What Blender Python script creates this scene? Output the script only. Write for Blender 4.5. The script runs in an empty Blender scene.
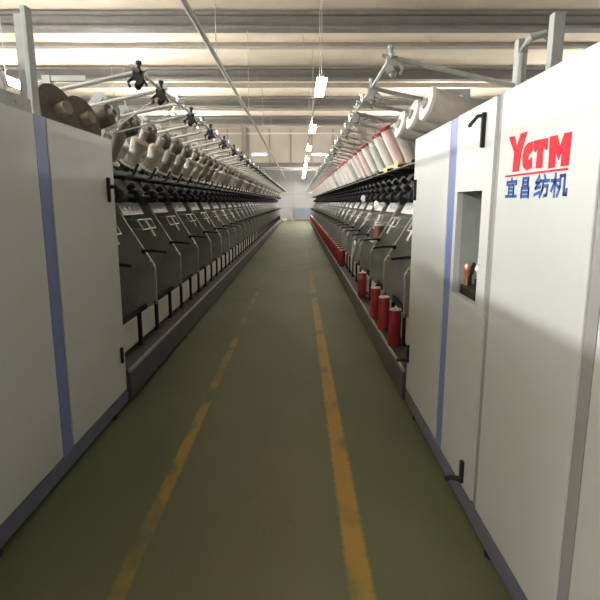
import bpy, bmesh, math, random
from mathutils import Vector, Matrix
random.seed(7)
scene = bpy.context.scene
COL = scene.collection
R = math.radians

# ------------------------------------------------------------------ materials
def mat(name, col, rough=.5, metal=0.0, var=.0, scale=6.0, spec=.5, bump=0.0, dirt=None, dirt_scale=1.5, dirt_amt=.5):
    m = bpy.data.materials.new(name); m.use_nodes = True
    nt = m.node_tree; b = nt.nodes['Principled BSDF']
    b.inputs['Roughness'].default_value = rough
    b.inputs['Metallic'].default_value = metal
    b.inputs['Specular IOR Level'].default_value = spec
    tc = nt.nodes.new('ShaderNodeTexCoord')
    n = nt.nodes.new('ShaderNodeTexNoise'); n.inputs['Scale'].default_value = scale; n.inputs['Detail'].default_value = 4
    nt.links.new(tc.outputs['Object'], n.inputs['Vector'])
    cr = nt.nodes.new('ShaderNodeValToRGB')
    lo = [max(0, c*(1-var)) for c in col]; hi = [min(1, c*(1+var)) for c in col]
    cr.color_ramp.elements[0].position = .3; cr.color_ramp.elements[1].position = .7
    cr.color_ramp.elements[0].color = (*lo, 1); cr.color_ramp.elements[1].color = (*hi, 1)
    nt.links.new(n.outputs['Fac'], cr.inputs['Fac'])
    out = cr.outputs['Color']
    if dirt:
        n2 = nt.nodes.new('ShaderNodeTexNoise'); n2.inputs['Scale'].default_value = dirt_scale; n2.inputs['Detail'].default_value = 6
        nt.links.new(tc.outputs['Object'], n2.inputs['Vector'])
        mr = nt.nodes.new('ShaderNodeMapRange'); mr.inputs[1].default_value = .5; mr.inputs[2].default_value = .75; mr.inputs[4].default_value = dirt_amt
        nt.links.new(n2.outputs['Fac'], mr.inputs[0])
        mx = nt.nodes.new('ShaderNodeMixRGB'); mx.inputs[2].default_value = (*dirt, 1)
        nt.links.new(mr.outputs[0], mx.inputs[0]); nt.links.new(out, mx.inputs[1]); out = mx.outputs[0]
    nt.links.new(out, b.inputs['Base Color'])
    if bump:
        bp = nt.nodes.new('ShaderNodeBump'); bp.inputs['Strength'].default_value = bump; bp.inputs['Distance'].default_value = .01
        nt.links.new(n.outputs['Fac'], bp.inputs['Height']); nt.links.new(bp.outputs[0], b.inputs['Normal'])
    return m
def emit(name, col, s):
    m = bpy.data.materials.new(name); m.use_nodes = True
    nt = m.node_tree; nt.nodes.clear()
    e = nt.nodes.new('ShaderNodeEmission'); e.inputs[0].default_value = (*col, 1); e.inputs[1].default_value = s
    o = nt.nodes.new('ShaderNodeOutputMaterial'); nt.links.new(e.outputs[0], o.inputs[0]); return m

M = dict(
 white=mat('white_powder_coat', (.59,.61,.588), .42, var=.02, scale=2, dirt=(.5,.49,.44), dirt_scale=1.1, dirt_amt=.18),
 whitep=mat('white_panel', (.60,.60,.56), .5, var=.05, scale=3, dirt=(.35,.34,.3), dirt_scale=4, dirt_amt=.4),
 blue=mat('blue_paint', (.17,.22,.44), .4, var=.06),
 skirt=mat('grey_blue_paint', (.14,.145,.205), .45, var=.08, dirt=(.1,.1,.1), dirt_scale=3),
 seam=mat('seam_grey', (.30,.30,.29), .6, var=.05),
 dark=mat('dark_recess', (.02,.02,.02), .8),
 black=mat('black_plastic', (.014,.014,.015), .6, var=.2, spec=.3),
 plate=mat('grey_plate', (.35,.37,.345), .45, var=.08, scale=3, dirt=(.08,.08,.07), dirt_scale=2.5),
 panel=mat('grey_sloped_panel', (.12,.125,.115), .5, var=.1),
 flange=mat('light_grey_edge', (.42,.42,.39), .4, var=.08),
 grey=mat('machine_grey', (.36,.38,.36), .45, var=.1, scale=8),
 galv=mat('galvanised', (.52,.52,.49), .38, metal=.5, var=.15, scale=14),
 alu=mat('bright_aluminium', (.92,.89,.88), .35, metal=.35, var=.06, scale=20),
 railp=mat('rail_paint', (.085,.087,.10), .5, var=.1, dirt=(.05,.05,.05), dirt_scale=3),
 darkgrey=mat('dark_grey_yarn', (.20,.185,.165), .75, var=.15, scale=25),
 ribm=mat('grey_rib', (.22,.225,.21), .5, var=.1),
 steel=mat('bright_steel', (.62,.61,.58), .28, metal=.9, var=.1),
 rail=mat('dark_rail', (.05,.044,.038), .5, var=.2),
 wood=mat('yellow_wood', (.66,.46,.16), .55, var=.12, scale=9),
 yarnd=mat('dark_brown_yarn', (.105,.088,.07), .8, var=.2, scale=30, bump=.3),
 yarng=mat('dark_green_yarn', (.07,.085,.06), .8, var=.2, scale=30, bump=.3),
 core=mat('brown_tube', (.24,.20,.145), .6, var=.1),
 beige=mat('beige_yarn', (.46,.42,.355), .75, var=.08, scale=25, bump=.25),
 cream=mat('cream_yarn', (.72,.68,.60), .7, var=.06, scale=25, bump=.2),
 flwhite=mat('white_flange', (.72,.70,.64), .4, var=.03),
 greyt=mat('grey_yarn', (.40,.38,.34), .75, var=.1, scale=25),
 paper=mat('pale_brown_yarn', (.56,.50,.44), .75, var=.06, scale=20, bump=.2),
 pink=mat('pink_white_yarn', (.80,.62,.58), .65, var=.07, scale=12),
 palew=mat('white_yarn', (.78,.75,.70), .65, var=.05, scale=12),
 greenw=mat('greenish_white_yarn', (.66,.70,.60), .65, var=.05, scale=12),
 redcap=mat('red_cap', (.45,.06,.055), .45, var=.1),
 red=mat('red_tube', (.26,.014,.02), .45, var=.15, scale=10),
 yarn=mat('yarn', (.78,.76,.72), .7),
 ptop=mat('red_tube_rim', (.60,.52,.47), .5),
 brownb=mat('reddish_brown', (.24,.10,.07), .6, var=.15),
 copper=mat('copper', (.75,.36,.2), .3, metal=.8),
 logo_red=mat('logo_red', (.60,.022,.04), .6, spec=.2),
 logo_blue=mat('logo_blue', (.055,.13,.42), .6, spec=.2),
 ceil=mat('ceiling_panel', (.80,.67,.55), .85, var=.06, scale=1.2, dirt=(.5,.39,.29), dirt_scale=.5, dirt_amt=.5),
 beam=mat('ceiling_beam', (.17,.16,.145), .7, var=.12, scale=3),
 purlin=mat('purlin', (.42,.37,.32), .7, var=.1, scale=3),
 pipe=mat('pipe_grey', (.46,.44,.40), .5, var=.05),
 wall=mat('wall_paint', (.22,.21,.20), .8, var=.05, scale=1),
 bulk=mat('bulkhead_sheet', (.48,.42,.35), .8, var=.06, scale=1),
 bulkrib=mat('bulkhead_rib', (.30,.26,.22), .8, var=.06),
 farw=mat('far_wall_sheet', (.50,.50,.515), .7, var=.08, scale=1),
 farb=mat('far_wall_blue', (.30,.35,.44), .6, var=.08, scale=1),
 card=mat('pale_carton', (.72,.68,.58), .7, var=.05),
 plastic=mat('crumpled_plastic', (.72,.69,.68), .25, var=.2, scale=12),
)
LAMP = emit('lamp_diffuser', (1.0, .95, .87), 45)
LAMPF = emit('far_lamp_diffuser', (1.0, .96, .9), 190)
LAMPS = emit('side_lamp_diffuser', (1.0, .99, .975), 420)

def floor_material():
    m = bpy.data.materials.new('painted_concrete_floor'); m.use_nodes = True
    nt = m.node_tree; b = nt.nodes['Principled BSDF']; N = nt.nodes.new; Lk = nt.links.new
    b.inputs['Roughness'].default_value = .68; b.inputs['Specular IOR Level'].default_value = .22
    tc = N('ShaderNodeTexCoord'); sx = N('ShaderNodeSeparateXYZ'); Lk(tc.outputs['Object'], sx.inputs[0])
    def math_(op, a, c=None):
        n = N('ShaderNodeMath'); n.operation = op
        for i, v in enumerate((a, c)):
            if v is None: continue
            if isinstance(v, (int, float)): n.inputs[i].default_value = v
            else: Lk(v, n.inputs[i])
        return n.outputs[0]
    def noise(scale, detail=5, stretch=None):
        n = N('ShaderNodeTexNoise'); n.inputs['Scale'].default_value = scale; n.inputs['Detail'].default_value = detail
        if stretch:
            mp = N('ShaderNodeMapping'); mp.inputs['Scale'].default_value = stretch; Lk(tc.outputs['Object'], mp.inputs[0]); Lk(mp.outputs[0], n.inputs['Vector'])
        else: Lk(tc.outputs['Object'], n.inputs['Vector'])
        return n.outputs['Fac']
    def mix(f, a, c):
        n = N('ShaderNodeMixRGB')
        for i, v in enumerate((f, a, c)):
            if isinstance(v, (int, float)): n.inputs[i].default_value = v
            elif isinstance(v, tuple): n.inputs[i].default_value = (*v, 1)
            else: Lk(v, n.inputs[i])
        return n.outputs[0]
    def ramp(v, lo, hi):
        n = N('ShaderNodeMapRange'); Lk(v, n.inputs[0]); n.inputs[1].default_value = lo; n.inputs[2].default_value = hi; return n.outputs[0]
    green = mix(ramp(noise(1.3, 6, (1, .4, 1)), .35, .7), (.088,.104,.052), (.130,.142,.078))
    worn = mix(ramp(noise(2.2, 6, (1, .3, 1)), .35, .7), (.125,.118,.068), (.155,.142,.085))
    # walked-on strip between the two painted lines
    cx = math_('ABSOLUTE', math_('ADD', sx.outputs[0], .24))
    strip = math_('SUBTRACT', 1.0, ramp(math_('ADD', cx, math_('MULTIPLY', noise(1.5), .3)), .42, .75))
    near = math_('SUBTRACT', .8, math_('MULTIPLY', ramp(sx.outputs[1], 2.6, 6.5), .5))
    base = mix(math_('MULTIPLY', strip, near), green, worn)
    spots = ramp(noise(14, 3), .66, .74)
    base = mix(math_('MULTIPLY', spots, .35), base, (.07,.075,.05))
    def line(x, hw, lo, hi):
        d = math_('ABSOLUTE', math_('ADD', sx.outputs[0], -x))
        e = math_('SUBTRACT', 1.0, ramp(math_('ADD', d, math_('MULTIPLY', math_('SUBTRACT', noise(30, 3), .5), .03)), hw*.8, hw*1.2))
        w = ramp(noise(2.6, 8, (1.5, .8, 1)), lo, hi)
        # the paint is more trodden away further down the aisle
        y = ramp(sx.outputs[1], 3.5, 12.0)
        w = math_('SUBTRACT', w, math_('MULTIPLY', y, .85))
        n = N('ShaderNodeClamp'); Lk(w, n.inputs[0])
        return math_('MULTIPLY', e, n.outputs[0])
    base = mix(math_('MULTIPLY', line(-.705, .034, .40, .56), .8), base, (.34,.205,.04))
    base = mix(math_('MULTIPLY', line(.245, .048, .31, .48), .85), base, (.38,.225,.045))
    Lk(base, b.inputs['Base Color'])
    bp = N('ShaderNodeBump'); bp.inputs['Strength'].default_value = .12; bp.inputs['Distance'].default_value = .01
    Lk(noise(25, 4), bp.inputs['Height']); Lk(bp.outputs[0], b.inputs['Normal'])
    return m
M['floor'] = floor_material()

# ------------------------------------------------------------------ mesh helper
class MB:
    def __init__(s): s.bm = bmesh.new()
    def box(s, x0, x1, y0, y1, z0, z1, bev=0):
        vs = [s.bm.verts.new((x, y, z)) for x in (x0, x1) for y in (y0, y1) for z in (z0, z1)]
        idx = [(0,1,3,2),(4,6,7,5),(0,4,5,1),(2,3,7,6),(0,2,6,4),(1,5,7,3)]
        fs = [s.bm.faces.new([vs[i] for i in f]) for f in idx]
        if bev:
            es = list({e for f in fs for e in f.edges})
            bmesh.ops.bevel(s.bm, geom=es, offset=bev, segments=2, affect='EDGES', profile=.6)
        return s
    def tube(s, pts, r, n=8, caps=True):
        pts = [Vector(p) for p in pts]; rings = []
        rr = r if isinstance(r, (list, tuple)) else [r]*len(pts)
        for i, p in enumerate(pts):
            t = (pts[min(i+1, len(pts)-1)] - pts[max(i-1, 0)]).normalized()
            a = Vector((0,0,1)) if abs(t.z) < .9 else Vector((0,1,0))
            u = t.cross(a).normalized(); v = t.cross(u)
            rings.append([s.bm.verts.new(p + (u*math.cos(2*math.pi*k/n) + v*math.sin(2*math.pi*k/n))*rr[i]) for k in range(n)])
        for a, b in zip(rings, rings[1:]):
            for k in range(n): s.bm.faces.new((a[k], a[(k+1)%n], b[(k+1)%n], b[k]))
        if caps:
            s.bm.faces.new(rings[0]); s.bm.faces.new(rings[-1])
        return s
    def lathe(s, prof, o, axis, n=20):
        """prof: (distance along axis, radius) list; closed solid of revolution about axis through o"""
        o = Vector(o); t = Vector(axis).normalized()
        a = Vector((0,0,1)) if abs(t.z) < .9 else Vector((0,1,0))
        u = t.cross(a).normalized(); v = t.cross(u); rings = []
        for d, r in prof:
            rings.append([s.bm.verts.new(o + t*d + (u*math.cos(2*math.pi*k/n) + v*math.sin(2*math.pi*k/n))*max(r, 1e-4)) for k in range(n)])
        for a, b in zip(rings, rings[1:]):
            for k in range(n): s.bm.faces.new((a[k], a[(k+1)%n], b[(k+1)%n], b[k]))
        s.bm.faces.new(rings[0]); s.bm.faces.new(rings[-1])
        return s
    def prism(s, pts, ext):
        """polygon pts (3D) extruded by vector ext"""
        a = [s.bm.verts.new(p) for p in pts]; b = [s.bm.verts.new(Vector(p) + Vector(ext)) for p in pts]
        s.bm.faces.new(a); s.bm.faces.new(b[::-1])
        for i in range(len(a)):
            j = (i+1) % len(a); s.bm.faces.new((a[i], b[i], b[j], a[j]))
        return s
    def mesh(s, name, m, smooth=False):
        bmesh.ops.recalc_face_normals(s.bm, faces=s.bm.faces)
        me = bpy.data.meshes.new(name); s.bm.to_mesh(me); s.bm.free()
        me.materials.append(m)
        if smooth:
            for p in me.polygons: p.use_smooth = True
            me.set_sharp_from_angle(angle=R(40))
        return me
    def build(s, name, m, parent=None, loc=(0,0,0), smooth=False):
        return link(name, s.mesh(name, m, smooth), parent, loc)
def link(name, me, parent=None, loc=(0,0,0)):
    o = bpy.data.objects.new(name, me); COL.objects.link(o); o.location = loc
    if parent: o.parent = parent
    return o
def tag(o, label=None, cat=None, group=None, kind=None):
    if label: o['label'] = label
    if cat: o['category'] = cat
    if group: o['group'] = group
    if kind: o['kind'] = kind
    return o
def empty(name, loc, label, cat, group=None):
    o = bpy.data.objects.new(name, None); COL.objects.link(o); o.location = loc; o.empty_display_size = .1
    return tag(o, label, cat, group)
def copy_tree(root, loc):
    c = root.copy(); COL.objects.link(c); c.location = loc
    for ch in [x for x in bpy.data.objects if x.parent == root]:
        d = ch.copy(); COL.objects.link(d); d.parent = c
        for g in [x for x in bpy.data.objects if x.parent == ch]:
            e = g.copy(); COL.objects.link(e); e.parent = d
    return c
ORD = ['first','second','third','fourth','fifth','sixth','seventh','eighth','ninth','tenth','eleventh','twelfth']

# ------------------------------------------------------------------ layout (metres; camera at x=0, y=0)
XL, XR = -1.28, .797          # faces of the two machines
Y0, YE = 3.70, 39.2           # working section of the machines
BAY = 1.07; UNIT = BAY/2
HALL = dict(x0=-11, x1=11, y0=-7, y1=44.5, z=5.5)

# ------------------------------------------------------------------ the hall
def struct(name, mb, m, parent=None, loc=(0,0,0)):
    o = mb.build(name, m, parent, loc)
    if not parent: o['kind'] = 'structure'
    return o
h = HALL
struct('floor', MB().box(h['x0'], h['x1'], h['y0'], h['y1'], -.2, 0), M['floor'])
struct('wall_left', MB().box(h['x0']-.2, h['x0'], h['y0'], h['y1'], 0, h['z']), M['wall'])
struct('wall_right', MB().box(h['x1'], h['x1']+.2, h['y0'], h['y1'], 0, h['z']), M['wall'])
struct('wall_back', MB().box(h['x0'], h['x1'], h['y0']-.2, h['y0'], 0, h['z']), M['wall'])
struct('ceiling', MB().box(h['x0']-.2, h['x1']+.2, h['y0']-.2, 29.6, h['z'], h['z']+.2), M['ceil'])
LOWZ = 4.05
struct('ceiling_low', MB().box(h['x0']-.2, h['x1']+.2, 29.6, h['y1']+.2, LOWZ, LOWZ+.2), M['bulk'])
# far wall with its mullions
fw = struct('wall_far', MB().box(h['x0'], h['x1'], h['y1'], h['y1']+.2, 0, LOWZ), M['farw'])
mb = MB()
for x in (-7.6, -5.4, -3.3, -.47, 2.4, 4.6, 6.8): mb.box(x-.05, x+.05, h['y1']-.06, h['y1'], 0, LOWZ)
for z in (.14, 1.02, 2.12, 3.2): mb.box(h['x0'], h['x1'], h['y1']-.05, h['y1'], z-.04, z+.04)
mb.build('mullion', M['pipe'], fw)
mb = MB().box(-.42, 2.35, h['y1']-.03, h['y1'], .18, .98)
mb.build('blue_panel', M['farb'], fw)
# bulkhead between the high and the low ceiling
bw = struct('wall_bulkhead', MB().box(h['x0'], h['x1'], 29.5, 29.6, 3.55, h['z']), M['bulk'])
mb = MB()
x = -10.8
while x < 10.9:
    mb.box(x-.04, x+.04, 29.45, 29.5, 3.6, 5.4); x += 1.15
mb.box(-6.35, -6.1, 29.35, 29.5, 3.55, 5.5); mb.box(-3.1, -2.85, 29.35, 29.5, 3.55, 5.5); mb.box(3.4, 3.65, 29.35, 29.5, 3.55, 5.5)
mb.build('rib', M['bulkrib'], bw)
MB().box(h['x0'], h['x1'], 29.38, 29.62, 3.42, 3.62).build('bottom_rail', M['beam'], bw)
MB().box(h['x0'], h['x1'], 29.40, 29.5, 5.12, 5.2).build('top_rail', M['flwhite'], bw)
# beams and purlins
n = 0
for y in (-1.75, 2.8, 7.4, 12.0, 16.6, 21.2, 25.8):
    n += 1
    mb = MB().box(h['x0'], h['x1'], y-.15, y+.15, 5.38, 5.44).box(h['x0'], h['x1'], y-.025, y+.025, 5.15, 5.4).box(h['x0'], h['x1'], y-.15, y+.15, 5.1, 5.16)
    struct('trim_%d' % n, mb, M['beam'])
for y in (.5, 5.1, 9.7, 14.3, 18.9, 23.5, 28.0):
    n += 1
    struct('trim_%d' % n, MB().box(h['x0'], h['x1'], y-.05, y+.05, 5.36, 5.5), M['purlin'])
for y in (31.5, 34.0, 36.6, 39.2, 41.8):
    n += 1
    struct('trim_%d' % n, MB().box(h['x0'], h['x1'], y-.05, y+.05, LOWZ-.12, LOWZ), M['flwhite'])

# conduit along the left of the aisle
pc = empty('conduit_pipe', (-1.10, 18, 3.38), 'long grey conduit pipe hanging under the ceiling on the left of the aisle', 'pipe')
MB().tube([(0, -23, 0), (0, 25.9, 0)], .03, 10).build('pipe', M['pipe'], pc, smooth=True)
for y in (-15.2, -10.6, -6.0, -1.4, 3.2, 7.8):
    MB().tube([(0, y, 0), (0, y, 1.74)], .006, 6).build('hanger', M['pipe'], pc)
# second conduit, across
pc2 = empty('conduit_pipe', (0, 13.6, 5.2), 'thin pale conduit pipe running crosswise just below the ceiling between two beams', 'pipe')
MB().tube([(-10.9, 0, 0), (10.9, 0, 0)], .035, 8).build('pipe', M['pipe'], pc2, smooth=True)
for x in (-9.6, -6.4, -3.2, 0.1, 3.2, 6.4, 9.6): MB().tube([(x, 0, 0), (x, 0, .295)], .008, 6).build('hanger', M['pipe'], pc2)

# ------------------------------------------------------------------ lamps
def lamp_proto(name, length, along_y, drop, label, group, lm=None):
    r = empty(name, (0,0,0), label, 'lamp', group)
    a, w = length/2, .09
    bx = (lambda mb, l, ww, z0, z1, bev=0: mb.box(-ww, ww, -l, l, z0, z1, bev)) if along_y else (lambda mb, l, ww, z0, z1, bev=0: mb.box(-l, l, -ww, ww, z0, z1, bev))
    bx(MB(), a+.02, .035, .0, .045, .008).build('housing', M['pipe'], r)
    bx(MB(), a, w-.012, -.05, -.001, .012).build('diffuser', lm or LAMP, r)
    mb = MB()
    for q in (-.35, .35):
        p = (0, q*length, .045) if along_y else (q*length, 0, .045)
        mb.tube([p, (p[0], p[1], drop)], .005, 6)
    mb.build('hanger', M['pipe'], r)
    return r
lz = 3.42
first = None
ys = [9.3, 14.4, 19.5, 24.6, 28.4]
g = 'tube lamps in a row above the aisle'
for i, y in enumerate(ys):
    lb = ['tube lamp over the aisle nearest the camera, glaring brightest', 'second tube lamp from the camera in the row over the aisle',
          'third tube lamp from the camera in the row over the aisle', 'fourth tube lamp from the camera in the row over the aisle',
          'tube lamp over the aisle right in front of the beige bulkhead'][i]
    if first is None: first = lamp_proto('tube_lamp', 1.3, True, 2.07, lb, g); first.location = (.36, y, lz)
    else:
        c = copy_tree(first, (.36, y, lz)); c['label'] = lb
lowp = None
for i, y in enumerate((31.8, 34.4, 37.0, 39.6, 42.0)):
    lb = 'small tube lamp over the aisle under the low ceiling, number %s past the bulkhead' % ['one','two','three','four','five'][i]
    if lowp is None: lowp = lamp_proto('tube_lamp', 1.3, True, .62, lb, g, LAMPF); lowp.location = (.36, y, lz)
    else:
        c = copy_tree(lowp, (.36, y, lz)); c['label'] = lb
# trunking that carries the row
tr = empty('lamp_trunking', (.36, 8, lz+.06), 'thin straight pale trunking bar linking the lamps over the aisle', 'lamp rail')
MB().box(-.06, -.03, 1.9, 21.3, 0, .05).build('bar', M['pipe'], tr)
# cross lamps by the bulkhead
cr = lamp_proto('cross_lamp', .7, False, 1.6, 'short cross lamp before the bulkhead, left of the aisle', 'cross lamps before the bulkhead'); cr.location = (-2.0, 27.2, 3.88)
c = copy_tree(cr, (1.0, 27.2, 3.88)); c['label'] = 'short cross lamp before the bulkhead, just right of the row over the aisle'
# side lamp rows: inner left one inferred, the others added and unseen
sd = None
SIDE = [(-4.75, y) for y in (-4.6, -.6, 1.9, 4.4, 6.9, 9.4, 14.5, 19.6, 24.7)] + [(5.0, y) for y in (19.6, 24.7)] + [(-9.0, y) for y in (-4.6, 4.3, 9.4, 16, 24)] + [(9.0, y) for y in (9.4, 16, 24)]  # lamps behind camera added as fill, right and outer rows to brighten ceiling
for i, (x, y) in enumerate(SIDE):
    lb = 'unseen tube lamp over the neighbouring aisle beyond the %s machine' % ('left' if x < 0 else 'right')
    if sd is None: sd = lamp_proto('tube_lamp', 1.3, True, 2.02, lb, 'tube lamps over the neighbouring aisles', LAMPS); sd.location = (x, y, 3.47)
    else:
        c = copy_tree(sd, (x, y, 3.47)); c['label'] = lb
for o in bpy.data.objects:
    if o.get('group') == 'tube lamps over the neighbouring aisles': o['group'] = 'tube lamps beyond the left machine' if o.location.x < 0 else 'added tube lamps beyond the right machine'

# ------------------------------------------------------------------ twisting machines
def machine(side):
    s = 1 if side == 'right' else -1
    xf = XR if s > 0 else XL
    root = empty('twisting_machine', (xf, Y0+.012, 0), 'long grey yarn twisting machine along the %s of the aisle' % side, 'machine')
    def X(u): return s*u
    def bx(mb, u0, u1, y0, y1, z0, z1, bev=0): return mb.box(min(s*u0, s*u1), max(s*u0, s*u1), y0, y1, z0, z1, bev)
    L = YE - Y0
    Y_START = .015
    # long parts
    bx(MB(), -.02, 1.25, 0, L, .035, .26, .01).build('base_rail', M['railp'], root)
    bx(MB(), -.025, -.008, 0, L, .25, .275).build('rail_lip', M['grey'], root)
    bx(MB(), -.005, .12, 0, L, .26, .268).build('rail_top', M['rail'], root)
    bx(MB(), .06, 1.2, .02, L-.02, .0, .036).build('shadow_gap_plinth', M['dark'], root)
    mb = MB(); mb.prism([(X(.64),0,.26),(X(1.1),0,.26),(X(1.1),0,1.9),(X(.66),0,1.9),(X(.64),0,1.45)], (0,L,0)).build('body', M['panel'], root)
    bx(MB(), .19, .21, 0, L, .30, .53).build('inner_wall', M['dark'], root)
    MB().prism([(X(.36),0,1.55),(X(.40),0,1.53),(X(.66),0,1.83),(X(.66),0,1.88)], (0,L,0)).build('sloped_panel', M['panel'], root)
    MB().tube([(X(.30),0,1.555),(X(.30),L,1.555)], .02, 8).build('drive_shaft', M['black'], root)
    zr = 1.835 if s > 0 else 1.745
    bx(MB(), .14, .26, 0, L, zr-.035, zr).build('bobbin_rail', M['rail'], root)
    MB().tube([(X(.07),0,zr-.045),(X(.07),L,zr-.045)], .008, 6).build('front_rod', M['steel' if s > 0 else 'black'], root)
    bx(MB(), .58, .72, 0, L, 1.9, 2.12, .008).build('spine_beam', M['grey'], root)
    MB().tube([(X(-.28),(-.4 if s < 0 else -.65),2.30),(X(-.28),L,2.30)], .011, 8).build('guide_rail', M['galv'], root)
    nb = int((L)/BAY)
    off = (4.93 - Y0 - BAY) if s < 0 else (4.33 - Y0)
    # ---- shared meshes
    t = .012
    prof = [(.10,.27),(.10,.90),(.44,1.46),(.65,1.46),(.65,.27)]
    plate = MB().prism([(X(u), 0, z) for u, z in prof], (0, t, 0)).mesh('divider_plate', M['plate'])
    fl = MB().prism([(X(.092),-.012,.90),(X(.437),-.012,1.465),(X(.452),-.012,1.455),(X(.107),-.012,.89)], (0, .03, 0))
    fl.box(min(X(.092), X(.107)), max(X(.092), X(.107)), -.010, .016, .53, .90)
    flange = fl.mesh('edge_flange', M['flange'])
    lv = MB().tube([(X(.20),.0,1.045),(X(.10),-.015,1.045),(X(-.0),-.015,1.035),(X(-.03),-.015,1.03)], [.014,.012,.011,.009], 8)
    lv.lathe([(0,.022),(.03,.022)], (X(.19),-.03,1.04), (0,1,0), 10)
    lever = lv.mesh('lever', M['black'], True)
    bolt = MB().lathe([(0,.014),(.02,.014),(.026,.009)], (X(.135),-.02,.945), (0,-1,0), 10).mesh('bolt', M['galv'], True)
    stud = MB().lathe([(0,.02),(.018,.02)], (X(.115),-.012,.905), (0,-1,0), 10).mesh('bolt', M['galv'], True)
    sp = MB(); sp.prism([(X(.385),.05,1.375),(X(.395),.05,1.372),(X(.455),.05,1.492),(X(.445),.05,1.496)], (0,BAY-.42,0))
    for q in (.14, .28, .42):
        sp.lathe([(0,.026),(.012,.026),(.014,.016)], (X(.418), q, 1.437), (-s*.9,0,.42), 12)
    stop = sp.mesh('top_plate', M['alu'])
    wf = MB()
    for dz, du in ((0,0),(-.09,-.05)):
        wf.tube([(X(.40+du),.04,1.34+dz),(X(.26+du),.06,1.33+dz),(X(.26+du),.50,1.33+dz),(X(.40+du),.52,1.34+dz)], .007, 6)
    wf.tube([(X(.26),.28,1.33),(X(.17),.30,1.16)], .016, 8)
    wf.tube([(X(.26),.06,1.33),(X(.21),.06,1.24)], .006, 6).tube([(X(.26),.50,1.33),(X(.21),.50,1.24)], .006, 6)
    wire = wf.mesh('wire_guide', M['galv'])
    gp = MB(); bx(gp, .11, .125, .035, UNIT-.04, .315, .535, .004)
    guard = gp.mesh('spindle_guard', M['whitep'])
    bl = MB(); bx(bl, .09, .13, -.020, .020, .275, .50); bx(bl, .088, .12, -.010, .012, .44, .56)
    brake = bl.mesh('brake_lever', M['black'])
    rl = MB().lathe([(0,.056),(.012,.064),(.03,.064),(.036,.055),(.085,.055),(.091,.064),(.11,.064),(.122,.056)], (X(.30),-.06,1.555), (0,1,0), 14)
    roller = rl.mesh('feed_roller', M['black'], True)
    knobs = []
    for (nm, u, z, r, yy) in (('panel_knob',.38,1.62,.034,.0),('middle_knob',.47,1.72,.030,.10),('upper_knob',.56,1.81,.024,-.06)):  # three rows of like black knobs on the sloped panel
        knobs.append((nm, MB().lathe([(0,r*.8),(.01,r),(.06,r),(.07,r*.8)], (X(u),yy,z), (-s*.75,0,.66), 12).mesh(nm, M['black'], True)))
    rb = MB().prism([(X(.335),0,1.565),(X(.365),0,1.54),(X(.67),0,1.87),(X(.64),0,1.90)], (0,.045,0))
    rib = rb.mesh('panel_rib', M['ribm'])
    ca = MB().tube([(X(.60),.0,1.86),(X(.46),.0,zr-.02),(X(.20),.0,zr-.045),(X(.08),.0,zr-.03),(X(.03),0,zr+(.06 if s < 0 else -.04))], .012, 6)
    cradle = ca.mesh('cradle_arm', M['black'])
    br = MB()
    pl = [(X(.32),0,2.05),(X(.22),0,2.12),(X(.17),0,2.16),(X(.17),0,2.28),(X(.20),0,2.31),(X(.25),0,2.31),(X(.28),0,2.27),(X(.40),0,2.10)]
    br.prism(pl, (0,.02,0)); br.lathe([(0,.018),(.012,.018)], (X(.215),-.002,2.26), (0,-1,0), 10)
    br.tube([(X(.215),.01,2.27),(X(.16),.06,2.26),(X(.12),.10,2.20),(X(.13),.12,2.12)], .018, 8)
    br.box(min(X(.34),X(.60)), max(X(.34),X(.60)), -.012, .03, 2.0, 2.10)
    bracket = br.mesh('holder_bracket', M['grey'])
    am = MB().tube([(X(.62),0,2.11),(X(-.26),0,2.295)], .014, 8).tube([(X(-.26),0,2.295),(X(-.33),0,2.31)], .010, 6)
    arm = am.mesh('guide_arm', M['galv'], True)
    gd = MB().lathe([(0,.012),(.04,.012),(.045,.019),(.06,.019),(.065,.010)], (X(-.35),0,2.22), (0,0,1), 8)
    gd.box(min(X(-.375),X(-.315)), max(X(-.375),X(-.315)), -.022, .018, 2.17, 2.225)
    gd.tube([(X(-.32),0,2.19),(X(-.285),-.02,2.155),(X(-.30),-.04,2.125)], .010, 6)
    gd.lathe([(0,.022),(.02,.024),(.04,.016)], (X(-.36),-.04,2.155), (0,1,-.3), 10)
    gd.lathe([(0,.020),(.02,.022),(.04,.013)], (X(-.33),.045,2.135), (0,-1,.5), 10)
    gd.tube([(X(-.37),-.01,2.18),(X(-.405),-.04,2.13)], .009, 6)
    guide = gd.mesh('yarn_guide', M['black'] if s < 0 else M['plate'])
    gl = MB().lathe([(0,.012),(.045,.012),(.05,.02),(.06,.02)], (X(-.35),0,2.22), (0,0,1), 8)
    gl.tube([(X(-.35)+.045*math.cos(k*.55), .02, 2.17+.045*math.sin(k*.55)) for k in range(11)], .007, 6)
    gl.tube([(X(-.40),-.02,2.20),(X(-.30),0,2.21),(X(-.26),.01,2.16)], .010, 6)
    loop = gl.mesh('yarn_guide', M['steel'])
    post = MB(); bx(post, .56, .62, 0, .06, 1.88, 2.42); post.box(min(X(.30),X(.62)), max(X(.30),X(.62)), .01, .05, 2.38, 2.42)
    postm = post.mesh('frame_post', M['grey'])
    # ---- bays
    for k in range(nb):
        y = off + k*BAY
        if y + .02 > L: break
        d = link('divider', plate, root, (0, y, 0))
        link('edge_flange', flange, d); link('lever', lever, d); link('bolt', bolt, d); link('bolt', stud, d)
        link('top_plate', stop, root, (0, y+.012, 0)); link('wire_guide', wire, root, (0, y+.012, 0))
        if k % 2 == 0: link('frame_post', postm, root, (0, y+.2, 0))
    nu = int((L-.1)/UNIT)
    o2 = off % UNIT
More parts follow.
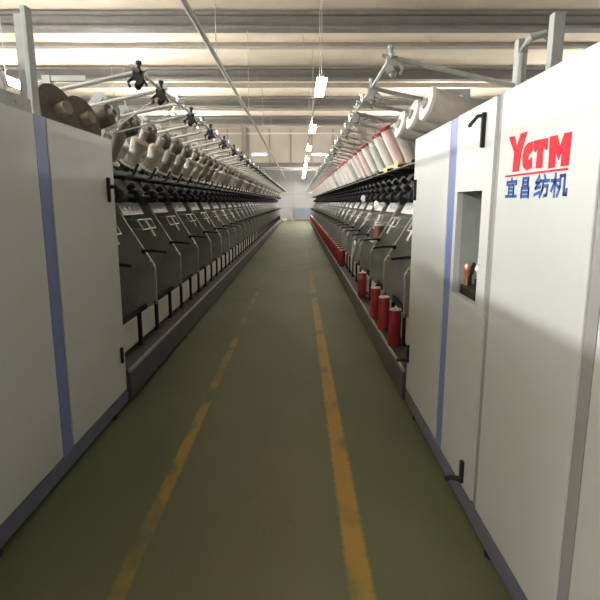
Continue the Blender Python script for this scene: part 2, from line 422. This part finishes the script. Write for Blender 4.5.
    for k in range(nu):
        y = o2 + k*UNIT
        if y + UNIT > L: break
        link('spindle_guard', guard, root, (0, y, 0)); link('brake_lever', brake, root, (0, y, 0))
        link('feed_roller', roller, root, (0, y+.17, 0)); [link(nm, km, root, (0, y+.22, 0)) for nm, km in knobs]; link('panel_rib', rib, root, (0, y+.37, 0))
        link('cradle_arm', cradle, root, (0, y+(.50 if s < 0 else .14), 0)); (link('holder_bracket', bracket, root, (0, y+.25, 0)) if s < 0 else (link('holder_bracket', bracket, root, (0, y+.08, 0)) if k else None))
        a = link('guide_arm', arm, root, (0, y+.12, 0))
        link('yarn_guide', guide if k % 2 == 0 else loop, a, (X(.07), 0, .08))
    a = link('guide_arm', arm, root, (0, o2+.12-UNIT if s < 0 else 3.12-Y0, 0)); link('yarn_guide', guide, a, (X(.07), 0, .08))
    return root
ml = machine('left'); mr = machine('right')
def mchild(root, name, mb, m, smooth=False):
    """mb given in world coordinates"""
    o = mb.build(name, m, root, smooth=smooth); o.location = -root.location; return o
# yellow wooden strip under the nearest tubes, a shelf and two white discs on the right machine
mchild(mr, 'wooden_strip', MB().box(XR+.085, XR+.30, 4.75, 5.75, 1.8355, 1.844, .002).box(XR+.082, XR+.139, 4.75, 5.75, 1.803, 1.843, .002), M['wood'])['label'] = 'yellow wooden strip under the nearest tubes'
mchild(mr, 'shelf', MB().box(XR+.12, XR+.46, 6.52, 6.9, 1.00, 1.03, .005), M['flwhite'])['label'] = 'small cream shelf inside a bay'
for (u, y, z) in ((.24, 7.0, 1.46), (.24, 8.45, 1.555)):
    mchild(mr, 'tension_disc', MB().lathe([(0,.02),(.01,.052),(.02,.055),(.03,.03)], (XR+u, y, z), (-1,-.6,0), 16), M['flwhite'], True)['label'] = 'white tension disc'

# ------------------------------------------------------------------ head cabinets
def handle_parts(parent, s, x, y, z0, z1, arm_z, arm_dir, arm_len=.12, out=.05):
    """black bar handle: flat upright plate with a lever arm"""
    mb = MB().box(min(x, x-s*.018), max(x, x-s*.018), y-.014, y+.014, z0, z1, .004)
    if arm_len:
        mb.tube([(x-s*.012, y, arm_z), (x-s*out, y+arm_dir*.02, arm_z), (x-s*(out+.01), y+arm_dir*arm_len, arm_z-.03)], [.014,.013,.012], 8)
    o = mb.build('handle', M['black'], parent); return o
def cabinet(side):
    s = 1 if side == 'right' else -1
    xf = XR if s > 0 else XL
    lb = ('white steel head cabinet with red and blue lettering, beside the right machine' if s > 0 else
          'plain white steel head cabinet with a blue post, beside the left machine')
    root = empty('head_cabinet', (xf, Y0, 0), lb, 'cabinet')
    def bx(mb, u0, u1, y0, y1, z0, z1, bev=0):
        a, b = xf+s*u0, xf+s*u1
        return mb.box(min(a,b), max(a,b), y0, y1, z0, z1, bev)
    def part(name, mb, m, label=None, parent=None, smooth=False):
        o = mb.build(name, m, parent or root, smooth=smooth)
        if not parent: o.location = -root.location
        if label: o['label'] = label
        return o
    T = 1.92
    YN = .25
    # carcass, set back from the panels; the right one is open behind the window
    if s < 0:
        mb = bx(MB(), .03, 1.25, YN, 2.64, .12, T-.02); bx(mb, .031, 1.25, 2.64, 3.69, .12, 1.66)
        part('carcass', mb, M['seam'])
    else:
        mb = bx(MB(), .03, 1.25, YN, 2.26, .12, T-.02); bx(mb, .03, 1.25, 2.70, 3.69, .12, T-.02)
        bx(mb, .34, 1.25, 2.26, 2.70, .12, T-.02); bx(mb, .03, .34, 2.26, 2.70, .12, .92); bx(mb, .03, .34, 2.26, 2.70, 1.62, T-.02)
        part('carcass', mb, M['seam'])
    part('plinth', bx(MB(), 0, 1.2, YN, 3.70, .035, .125, .006), M['skirt'])
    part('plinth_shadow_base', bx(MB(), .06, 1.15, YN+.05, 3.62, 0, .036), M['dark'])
    for y in (3.45, 2.0, .8): part('foot', MB().lathe([(0,.035),(.012,.035),(.014,.015),(.04,.015)], (xf+s*.035, y, 0), (0,0,1), 12), M['black'])
    def door(name, y0, y1, z0=.135, z1=T, m='white'):
        return part(name, bx(MB(), 0, .03, y0+.004, y1-.004, z0, z1, .006), M[m])
    if s < 0:
        d = door('door', 2.755, 3.69)
        handle_parts(d, s, xf, 3.555, 1.50, 1.66, 1.60, 1, .11, .05); handle_parts(d, s, xf, 3.60, .36, .475, .42, 1, 0)
        part('corner_post', bx(MB(), .004, .06, 2.635, 2.75, .125, T), M['blue'])
        door('panel', YN, 2.63)
        mb = MB()
        bx(mb, .02, .045, 2.68, 2.745, T, 2.42, .004)
        part('frame_post', mb, M['grey'])
        part('rear_post', bx(MB(), .10, .14, 2.80, 2.86, T, 2.42), M['plate']); part('rear_post', bx(MB(), .5, .56, 2.50, 2.58, T, 2.42), M['seam'])
        mb = bx(MB(), .012, .03, YN, 2.64, T, 1.985, .003)
        for y in (2.5, 2.2, 1.7, 1.2): mb.lathe([(0,.009),(.004,.007)], (xf+s*.012, y, T+.03), (-s,0,0), 8)
        part('top_rim', mb, M['grey'])
        part('top_plate', bx(MB(), .03, 1.2, YN, 3.0, T-.02, T), M['grey'])
    else:
        d = door('door', 2.845, 3.70)
        handle_parts(d, s, xf, 3.615, 1.51, 1.65, 1.60, 1, 0); handle_parts(d, s, xf, 3.63, .355, .485, .37, 1, .10, .05)
        part('corner_post', bx(MB(), .004, .06, 2.725, 2.84, .125, T), M['blue'])
        # door with window: four bars around the opening
        a0, a1, w0, w1, c0, c1 = 2.204, 2.716, 2.31, 2.67, 1.04, 1.55
        mb = bx(MB(), 0, .03, a0, a1, .135, c0); bx(mb, 0, .03, a0, a1, c1, T); bx(mb, 0, .03, a0, w0, c0, c1); bx(mb, 0, .03, w1, a1, c0, c1)
        bmesh.ops.remove_doubles(mb.bm, verts=mb.bm.verts, dist=1e-5)
        d2 = part('window_door', mb, M['white'])
        hb = MB().box(xf-.018, xf, 2.313, 2.331, 1.73, 1.875, .004).tube([(xf-.012, 2.323, 1.862), (xf-.03, 2.335, 1.862), (xf-.035, 2.40, 1.842), (xf-.035, 2.425, 1.834)], [.008,.008,.008,.009], 8)
        hb.build('handle', M['black'], d2)
        handle_parts(d2, s, xf, 2.325, .16, .27, .175, 1, .06, .05)
        mb = bx(MB(), .025, .33, 2.31, 2.67, 1.0, 1.03); mb.prism([(xf+.17,2.31,1.03),(xf+.33,2.31,1.03),(xf+.33,2.31,1.10)], (0,.36,0))
        bx(mb, .31, .33, 2.27, 2.69, 1.0, 1.6); bx(mb, .03, .33, 2.67, 2.69, 1.0, 1.6); bx(mb, .03, .33, 2.27, 2.31, 1.0, 1.6); bx(mb, .03, .33, 2.27, 2.69, 1.56, 1.6)
        part('recess_box', mb, M['grey'], 'grey recess behind the window')
        # seam strip and the lettered panel
        part('seam_strip', bx(MB(), .012, .05, 2.145, 2.204, .125, T), M['seam'])
        lp = door('lettered_panel', 1.42, 2.145)
        part('edge_strip', bx(MB(), .006, .04, 1.362, 1.42, .125, T), M['seam'], 'grey strip')
        door('panel', YN, 1.355)
        part('top_plate', bx(MB(), .03, 1.2, YN, 3.70, T-.02, T), M['grey'])
        mb = MB()
        part('frame_post', bx(MB(), .50, .56, 3.30, 3.36, T, 2.45, .005), M['grey']); part('frame_post', bx(MB(), .50, .56, 2.86, 2.92, T, 2.45, .005), M['grey'])
        mb.tube([(xf+.42, 3.05, T), (xf+.42, 3.05, 2.30), (xf+.46, 3.05, 2.38), (xf+.54, 3.05, 2.40), (xf+.60, 3.05, 2.34), (xf+.60, 3.05, T)], .022, 8)
        part('bent_pipe', mb, M['grey'], smooth=True)
        # lettering, thin raised paint on the panel
        e = .0015
        def poly(mb, pts): mb.prism([(xf-e, y, z) for y, z in pts], (e*.9, 0, 0))
        for k, pts in enumerate((
            [(2.052,1.742),(1.998,1.739),(1.972,1.700),(1.945,1.741),(1.889,1.742),(1.925,1.677),(1.938,1.609),(1.995,1.609),(1.992,1.680)],
            [(1.837,1.703),(1.835,1.672),(1.862,1.660),(1.868,1.650),(1.860,1.642),(1.836,1.652),(1.831,1.616),(1.872,1.608),(1.904,1.622),(1.917,1.655),(1.908,1.685),(1.880,1.702)],
            [(1.832,1.704),(1.728,1.702),(1.726,1.664),(1.745,1.667),(1.757,1.678),(1.752,1.610),(1.802,1.611),(1.798,1.676),(1.811,1.663),(1.829,1.673)],
            [(1.717,1.704),(1.668,1.703),(1.645,1.668),(1.625,1.703),(1.580,1.702),(1.583,1.606),(1.631,1.606),(1.631,1.650),(1.648,1.625),(1.667,1.651),(1.665,1.606),(1.711,1.604)],
            [(2.060,1.600),(1.585,1.600),(1.585,1.593),(2.060,1.593)])):
            mb = MB(); poly(mb, pts)
            lo = mb.build('red_letter' if k < 4 else 'red_line', M['logo_red'], lp)
            lo['label'] = ('bold red letter %s' % 'YCTM'[k]) if k < 4 else 'thin red line under the letters'
        STROKES = [
         [[(.5,1),(.5,.88)],[(.08,.70),(.08,.84),(.92,.84),(.92,.70)],[(.28,.06),(.28,.66),(.72,.66),(.72,.06)],[(.28,.46),(.72,.46)],[(.28,.26),(.72,.26)],[(.02,.06),(.98,.06)]],
         [[(.26,.55),(.26,.95),(.74,.95),(.74,.55)],[(.26,.75),(.74,.75)],[(.26,.56),(.74,.56)],[(.16,.0),(.16,.44),(.84,.44),(.84,.0)],[(.16,.24),(.84,.24)],[(.16,.04),(.84,.04)]],
         [[(.28,.98),(.08,.70),(.32,.66)],[(.38,.80),(.08,.42),(.40,.46)],[(.02,.10),(.42,.22)],[(.66,.98),(.74,.84)],[(.44,.74),(1,.74)],[(.62,.74),(.58,.34),(.42,.02)],[(.60,.50),(.92,.50),(.88,.08),(.72,.04)]],
         [[(.02,.72),(.48,.72)],[(.25,1),(.25,.0)],[(.25,.68),(.04,.28)],[(.27,.62),(.46,.42)],[(.58,.90),(.58,.42),(.44,.02)],[(.58,.90),(.84,.90),(.84,.08),(1,.08),(1,.28)]]]
        cells = [(2.045,1.945),(1.915,1.830),(1.797,1.697),(1.682,1.582)]
        w = .0062
        for st, (ya, yb) in zip(STROKES, cells):
            mb = MB()
            for pl in st:
                pp = [(ya + (yb-ya)*a, 1.517 + .068*b) for a, b in pl]
                for (p, q) in zip(pp, pp[1:]):
                    d_ = Vector((q[0]-p[0], q[1]-p[1])); l = d_.length; d_ /= l; nn = Vector((-d_.y, d_.x))*w*.9; ex = d_*w*.8
                    c0_, c1_ = Vector(p)-ex, Vector(q)+ex
                    poly(mb, [tuple(c0_+nn), tuple(c1_+nn), tuple(c1_-nn), tuple(c0_-nn)])
            mb.build('blue_character', M['logo_blue'], lp)['label'] = 'blue written character'
    return root
cl = cabinet('left'); crb = cabinet('right')
# fittings behind the window of the right cabinet
fit = empty('valve_cluster', (XR+.085, 2.555, 1.035), 'small cluster of brass and dark valve fittings behind the window of the right cabinet', 'valves')
mb = MB()
for dx, dy in ((-.03,-.10),(.03,-.02),(-.02,.06)): mb.tube([(dx,dy,0),(dx,dy,.10),(dx+.03,dy,.16)], .016, 8)
mb.box(-.05,.05,-.13,.10,.0,.05,.004).build('valve_block', M['black'], fit)
for i, (dx, dy, z, m) in enumerate(((-.03,-.10,.16,'steel'),(.0,-.03,.19,'steel'),(-.03,.06,.15,'copper'))):
    MB().lathe([(0,.012),(.03,.018),(.05,.019),(.07,.010)], (dx,dy,z-.06), (0,0,1), 12).tube([(dx,dy,.05),(dx,dy,z-.05)], .012, 8).build('valve', M[m], fit, smooth=True)

# crumpled plastic on top of the left cabinet
bm = bmesh.new(); bmesh.ops.create_icosphere(bm, subdivisions=4, radius=1)
from mathutils import noise as mn
for v in bm.verts:
    d = 1 + .28*mn.noise(v.co*2.3) + .14*mn.noise(v.co*6) + .06*mn.noise(v.co*13)
    v.co = Vector((v.co.x*.12*d, v.co.y*.17*d, max(v.co.z*.22*d, -.12)))
me = bpy.data.meshes.new('plastic_wrap'); bm.to_mesh(me); bm.free(); me.materials.append(M['plastic'])
pw = link('plastic_wrap', me, None, (XL-.32, 2.70, 2.043))
tag(pw, 'bundle of crumpled whitish plastic on top of the left cabinet', 'plastic wrap')

# ------------------------------------------------------------------ packages on the left machine
def series(proto, locs, labels, shared):
    out = []
    for i, l in enumerate(locs):
        o = proto if i == 0 else copy_tree(proto, l)
        o.location = l; o['label'] = labels(i) if i < 12 else shared
        out.append(o)
    return out
# big flanged spools behind the left cabinet's top edge
def spool(loc, ax, label):
    r = empty('flanged_spool', loc, label, 'spool', 'large flanged spools above the left cabinet')
    ax = Vector(ax).normalized()
    MB().lathe([(-.11,.05),(-.11,.14),(.09,.14),(.09,.05)], (0,0,0), ax, 28).build('yarn', M['yarnd'], r, smooth=True)
    for d, q in ((-.125, .17), (.09, .16)): MB().lathe([(d,.03),(d,q),(d+.007,q+.003),(d+.014,q),(d+.014,.03)], (0,0,0), ax, 32).build('flange', M['yarnd' if d > 0 else 'flwhite'], r, smooth=True)
    MB().lathe([(-.17,.04),(.17,.04)], (0,0,0), ax, 16).build('core', M['core'], r, smooth=True)
    return r
spool((XL-.23, 3.25, 2.0), (1,-.3,.30), 'large dark flanged spool above the left cabinet, next to its grey post')
spool((XL-.23, 3.61, 2.0), (1,-.3,.30), 'large dark flanged spool above the left cabinet, second from its grey post')
# dark packages of the upper row
def package(m, label, group):
    r = empty('yarn_package', (0,0,0), label, 'yarn package', group)
    ax = Vector((1, -.15, .28))
    MB().lathe([(-.12,.04),(-.12,.074),(-.10,.080),(.08,.074),(.10,.068),(.10,.04)], (0,0,0), ax, 20).build('yarn', M[m], r, smooth=True)
    MB().lathe([(-.14,.034),(.135,.034),(.135,.022),(.12,.02)], (0,0,0), ax, 14).build('core', M['core'], r, smooth=True)
    return r
yy = [3.84 + UNIT*k for k in range(65)]
gname = 'dark yarn packages in the upper row of the left machine'
pa = package('yarnd', '', gname); pb = package('yarng', '', gname)
for i, y in enumerate(yy):
    src = pb if i % 3 == 1 else pa
    loc = (XL-.14, y, 2.08)
    fst = (i == 0 and src is pa) or (i == 1 and src is pb)
    o = src if fst else copy_tree(src, loc)
    o.location = loc
    c = 'dark green' if i % 3 == 1 else 'dark brown'
    if i < 12: o['label'] = '%s yarn package, %s in line from the cabinet in the left machine\'s upper row' % (c, ORD[i])
    else: o['label'] = '%s yarn package far along the left machine\'s upper row, past its first dozen' % c
    if i >= 12: o['group'] = gname + (', far green ones' if i % 3 == 1 else ', far brown ones')
# pale bobbins of the lower row
def pale(m, label, group, fat):
    r = empty('pale_bobbin', (0,0,0), label, 'bobbin', group)
    ax = Vector((.48, -.12, .83))
    body = [(.015,.040),(.02,.068),(.06,.060),(.13,.057),(.19,.074),(.225,.079),(.245,.055),(.25,.03)] if fat else [(.015,.036),(.02,.056),(.12,.052),(.20,.060),(.235,.052),(.25,.03)]
    MB().lathe(body, (0,0,0), ax, 20).build('yarn', M[m], r, smooth=True)
    MB().lathe([(0,.035),(0,.094),(.010,.096),(.015,.09),(.015,.035)], (0,0,0), ax, 24).build('flange', M['flwhite'], r, smooth=True)
    MB().lathe([(.24,.030),(.30,.034),(.325,.036),(.335,.028)], (0,0,0), ax, 14).build('nose', M['core' if not fat else 'beige'], r, smooth=True)
    return r
gname = 'pale bobbins in the lower row of the left machine'
pf = pale('beige', '', gname, True); pt = pale('darkgrey', '', gname, False)
for i in range(64):
    y = 4.12 + UNIT*i
    thin = i % 4 in (0, 3)
    src = pt if thin else pf
    loc = (XL-.19, y, 1.812)
    fst = (i == 0) or (i == 1)
    o = src if fst else copy_tree(src, loc)
    o.location = loc
    c = 'slim grey' if thin else 'fat beige'
    if i < 12: o['label'] = '%s bobbin, %s in line from the cabinet in the left lower row' % (c, ORD[i])
    else:
        o['label'] = '%s bobbin far along the left lower row, past its first dozen' % c
        o['group'] = gname + (', far slim ones' if thin else ', far fat ones')

# ------------------------------------------------------------------ packages on the right machine
def cheese(loc, label):
    r = empty('yarn_cheese', loc, label, 'yarn package', 'big pale yarn packages above the right cabinet')
    ax = Vector((-1, -.10, .26))
    MB().lathe([(-.14,.04),(-.14,.088),(-.12,.095),(.11,.103),(.128,.098),(.128,.04)], (0,0,0), ax, 28).build('yarn', M['paper'], r, smooth=True)
    MB().lathe([(.112,.04),(.112,.1045),(.132,.100),(.134,.04)], (0,0,0), ax, 28).build('end_face', M['flwhite'], r, smooth=True)
    MB().lathe([(-.16,.034),(.150,.034),(.150,.026),(.135,.02)], (0,0,0), ax, 16).build('core', M['greyt'], r, smooth=True)
cheese((XR+.12, 3.42, 2.07), 'big pale brown yarn package above the right cabinet, nearest the camera')
cheese((XR+.12, 3.83, 2.07), 'big pale yarn package above the right cabinet, middle of three')
cheese((XR+.12, 4.28, 2.07), 'big pale yarn package at the far corner of the right cabinet, farthest of three')
AX = Vector((-.45, -.06, .86)).normalized()
def rtube(m, group, cap=True, yarn=True):
    r = empty('yarn_tube', (0,0,0), '', 'yarn tube', group)
    MB().lathe([(.0,.035),(.005,.052),(.33,.052),(.335,.035)], (0,0,0), AX, 20).build('yarn', M[m], r, smooth=True)
    if cap: MB().lathe([(.334,.045),(.335,.055),(.362,.056),(.366,.05),(.366,.03),(.35,.028)], (0,0,0), AX, 20).build('red_cap', M['redcap'], r, smooth=True)
    else: MB().lathe([(.334,.03),(.37,.028),(.375,.02)], (0,0,0), AX, 14).build('nose', M['flwhite'], r, smooth=True)
    if yarn:
        tip = AX*.37
        MB().tube([tip, (-.28,-.13,.40), (-.43,-.16,.33)], .0035, 5).build('yarn_end', M['yarn'], r)
        MB().tube([AX*.2 + Vector((-.06,0,.03)), (-.35,.05,.28), (-.43,-.02,.32)], .003, 5).build('yarn_end', M['yarn'], r)
    return r
gname = 'red capped yarn tubes in the front row of the right machine'
t1 = rtube('pink', gname); t2 = rtube('palew', gname)
seen = -1
for i in range(62):
    if i == 2 or (i > 3 and random.random() < .12): continue
    seen += 1
    y = 5.27 + UNIT*i
    pinky = i % 5 in (0, 4)
    src = t1 if pinky else t2
    loc = (XR+.195, y, 1.888)
    fst = i in (0, 1)
    o = src if fst else copy_tree(src, loc)
    o.location = loc
    c = 'pink' if pinky else 'white'
    if seen < 12: o['label'] = '%s yarn tube with a red cap, %s red capped one from the right cabinet' % (c, ORD[seen])
    else:
        o['label'] = '%s yarn tube with a red cap far along the right row, past its first dozen' % c
        o['group'] = gname + ', far %s ones' % c
gname = 'capless pale yarn tubes between the red capped ones'
t3 = rtube('greyt', gname, False, False); t4 = rtube('greenw', gname, False, False)
seen = -1
for i in range(62):
    if i > 3 and random.random() < .35: continue
    seen += 1
    y = 4.92 + UNIT*i
    grey = i % 4 == 0
    src = t3 if grey else t4
    loc = (XR+.24, y, 1.868)
    fst = i in (0, 1)
    o = src if fst else copy_tree(src, loc)
    o.location = loc
    c = 'grey' if grey else 'greenish white'
    if seen < 12: o['label'] = '%s capless yarn tube, %s capless one from the right cabinet' % (c, ORD[seen])
    else:
        o['label'] = '%s capless yarn tube far along the right row, past its first dozen' % c
        o['group'] = gname + ', far %s ones' % c

# red bobbins standing on the right machine's base rail
rb = empty('red_bobbin', (0,0,0), '', 'bobbin', 'red bobbins standing on the base rail')
MB().lathe([(.0,.040),(.0,.052),(.01,.054),(.31,.054),(.315,.050)], (0,0,0), (0,0,1), 22).build('tube', M['red'], rb, smooth=True)
MB().lathe([(.312,.054),(.322,.054),(.324,.050),(.324,.020),(.314,.018)], (0,0,0), (0,0,1), 22).build('rim', M['ptop'], rb, smooth=True)
ry = [4.38, 4.97, 5.53, 6.72] + [10.0 + UNIT*.98*k for k in range(54)]
for i, y in enumerate(ry):
    o = rb if i == 0 else copy_tree(rb, (0,0,0))
    o.location = (XR+.031, y, .276)
    if i < 4:
        o['label'] = ['red bobbin on the right base rail nearest the camera, at the cabinet corner', 'second red bobbin from the camera on the right base rail',
                      'third red bobbin from the camera on the right base rail', 'fourth red bobbin, alone between the near three and the far red row'][i]
    elif i < 12: o['label'] = 'red bobbin on the right base rail, %s in the far unbroken row' % ORD[i-4]
    else:
        o['label'] = 'red bobbin deep in the far unbroken row, past its first eight'
        o['group'] = 'red bobbins deep in the far row'
# pale hoop leaning at the base, brown bobbin on the little shelf
hp = MB()
hp.tube([(.02*math.sin(a), .11*math.cos(a), .13+.13*math.sin(a)) for a in [2*math.pi*k/28 for k in range(29)]], .016, 8, caps=False)
ho = hp.build('white_hoop', M['flwhite'], None, (XR+.035, 7.95, .65), True); tag(ho, 'white hoop hanging at the front of the right machine beyond the fourth red bobbin', 'hoop')
hk = MB().tube([(XR+.13, 7.95, .95), (XR+.095, 7.95, .884), (XR+.005, 7.95, .882)], .008, 6)
mchild(mr, 'hook', hk, M['galv'])
bb = empty('brown_bobbin', (XR+.22, 6.66, 1.031), 'short reddish brown bobbin with a pale rim on the cream shelf in the right machine', 'bobbin')
MB().lathe([(0,.045),(0,.06),(.17,.06),(.17,.04)], (0,0,0), (0,0,1), 18).build('yarn', M['brownb'], bb, smooth=True)
MB().lathe([(.17,.02),(.17,.068),(.19,.068),(.19,.02)], (0,0,0), (0,0,1), 18).build('rim', M['flwhite'], bb, smooth=True)

# loose yarn ends by the left cabinet
yl = MB()
x0, y0_, z0 = XL-.03, 3.72, 1.965
yl.tube([(x0, y0_, z0), (-1.18, 3.80, 2.08), (-1.05, 3.87, 2.19)], .005, 5)
yl.tube([(x0, y0_+.02, z0-.005), (-1.16, 4.05, 2.06), (-1.04, 4.40, 2.19)], .005, 5)
yo = yl.build('loose_yarn', M['yarn'])
tag(yo, 'two loose white yarn ends rising from the far corner of the left cabinet', 'yarn')
kn = MB().lathe([(0,.01),(.015,.03),(.035,.028),(.05,.01)], (XL-.03, 3.70, 1.92), (.2,.1,1), 10).build('knot', M['paper'], yo, smooth=True)

# pale cartons at the far end of the aisle
for i, (x, w) in enumerate(((-1.15, .16), (-.5, .12))):
    c = empty('carton', (x, 42.6, 0), ['pale carton on the floor at the far left end of the aisle', 'pale carton on the floor near the middle of the far wall'][i], 'box')
    MB().box(-w, w, -.15, .15, 0, .2, .006).build('body', M['card'], c); MB().box(-w*.98, w*.98, -.02, .02, .2, .203).build('tape', M['paper'], c)

# ------------------------------------------------------------------ world, camera, view
w = bpy.data.worlds.new('World'); scene.world = w; w.use_nodes = True
w.node_tree.nodes['Background'].inputs[0].default_value = (.9,.95,1,1); w.node_tree.nodes['Background'].inputs[1].default_value = .05
cam = bpy.data.cameras.new('Camera'); co = bpy.data.objects.new('Camera', cam); COL.objects.link(co)
cam.sensor_width = 36; cam.sensor_fit = 'HORIZONTAL'; cam.lens = 31.2; cam.clip_start = .05; cam.clip_end = 200
pitch = math.atan(98/520)
co.location = (0, 0, 1.5); co.rotation_euler = (math.pi/2 - pitch, 0, 0)
cam.shift_x = 1/600
scene.camera = co
scene.view_settings.view_transform = 'Standard'; scene.view_settings.look = 'None'
scene.view_settings.exposure = -0.12; scene.view_settings.gamma = 1; scene.view_settings.use_curve_mapping = False
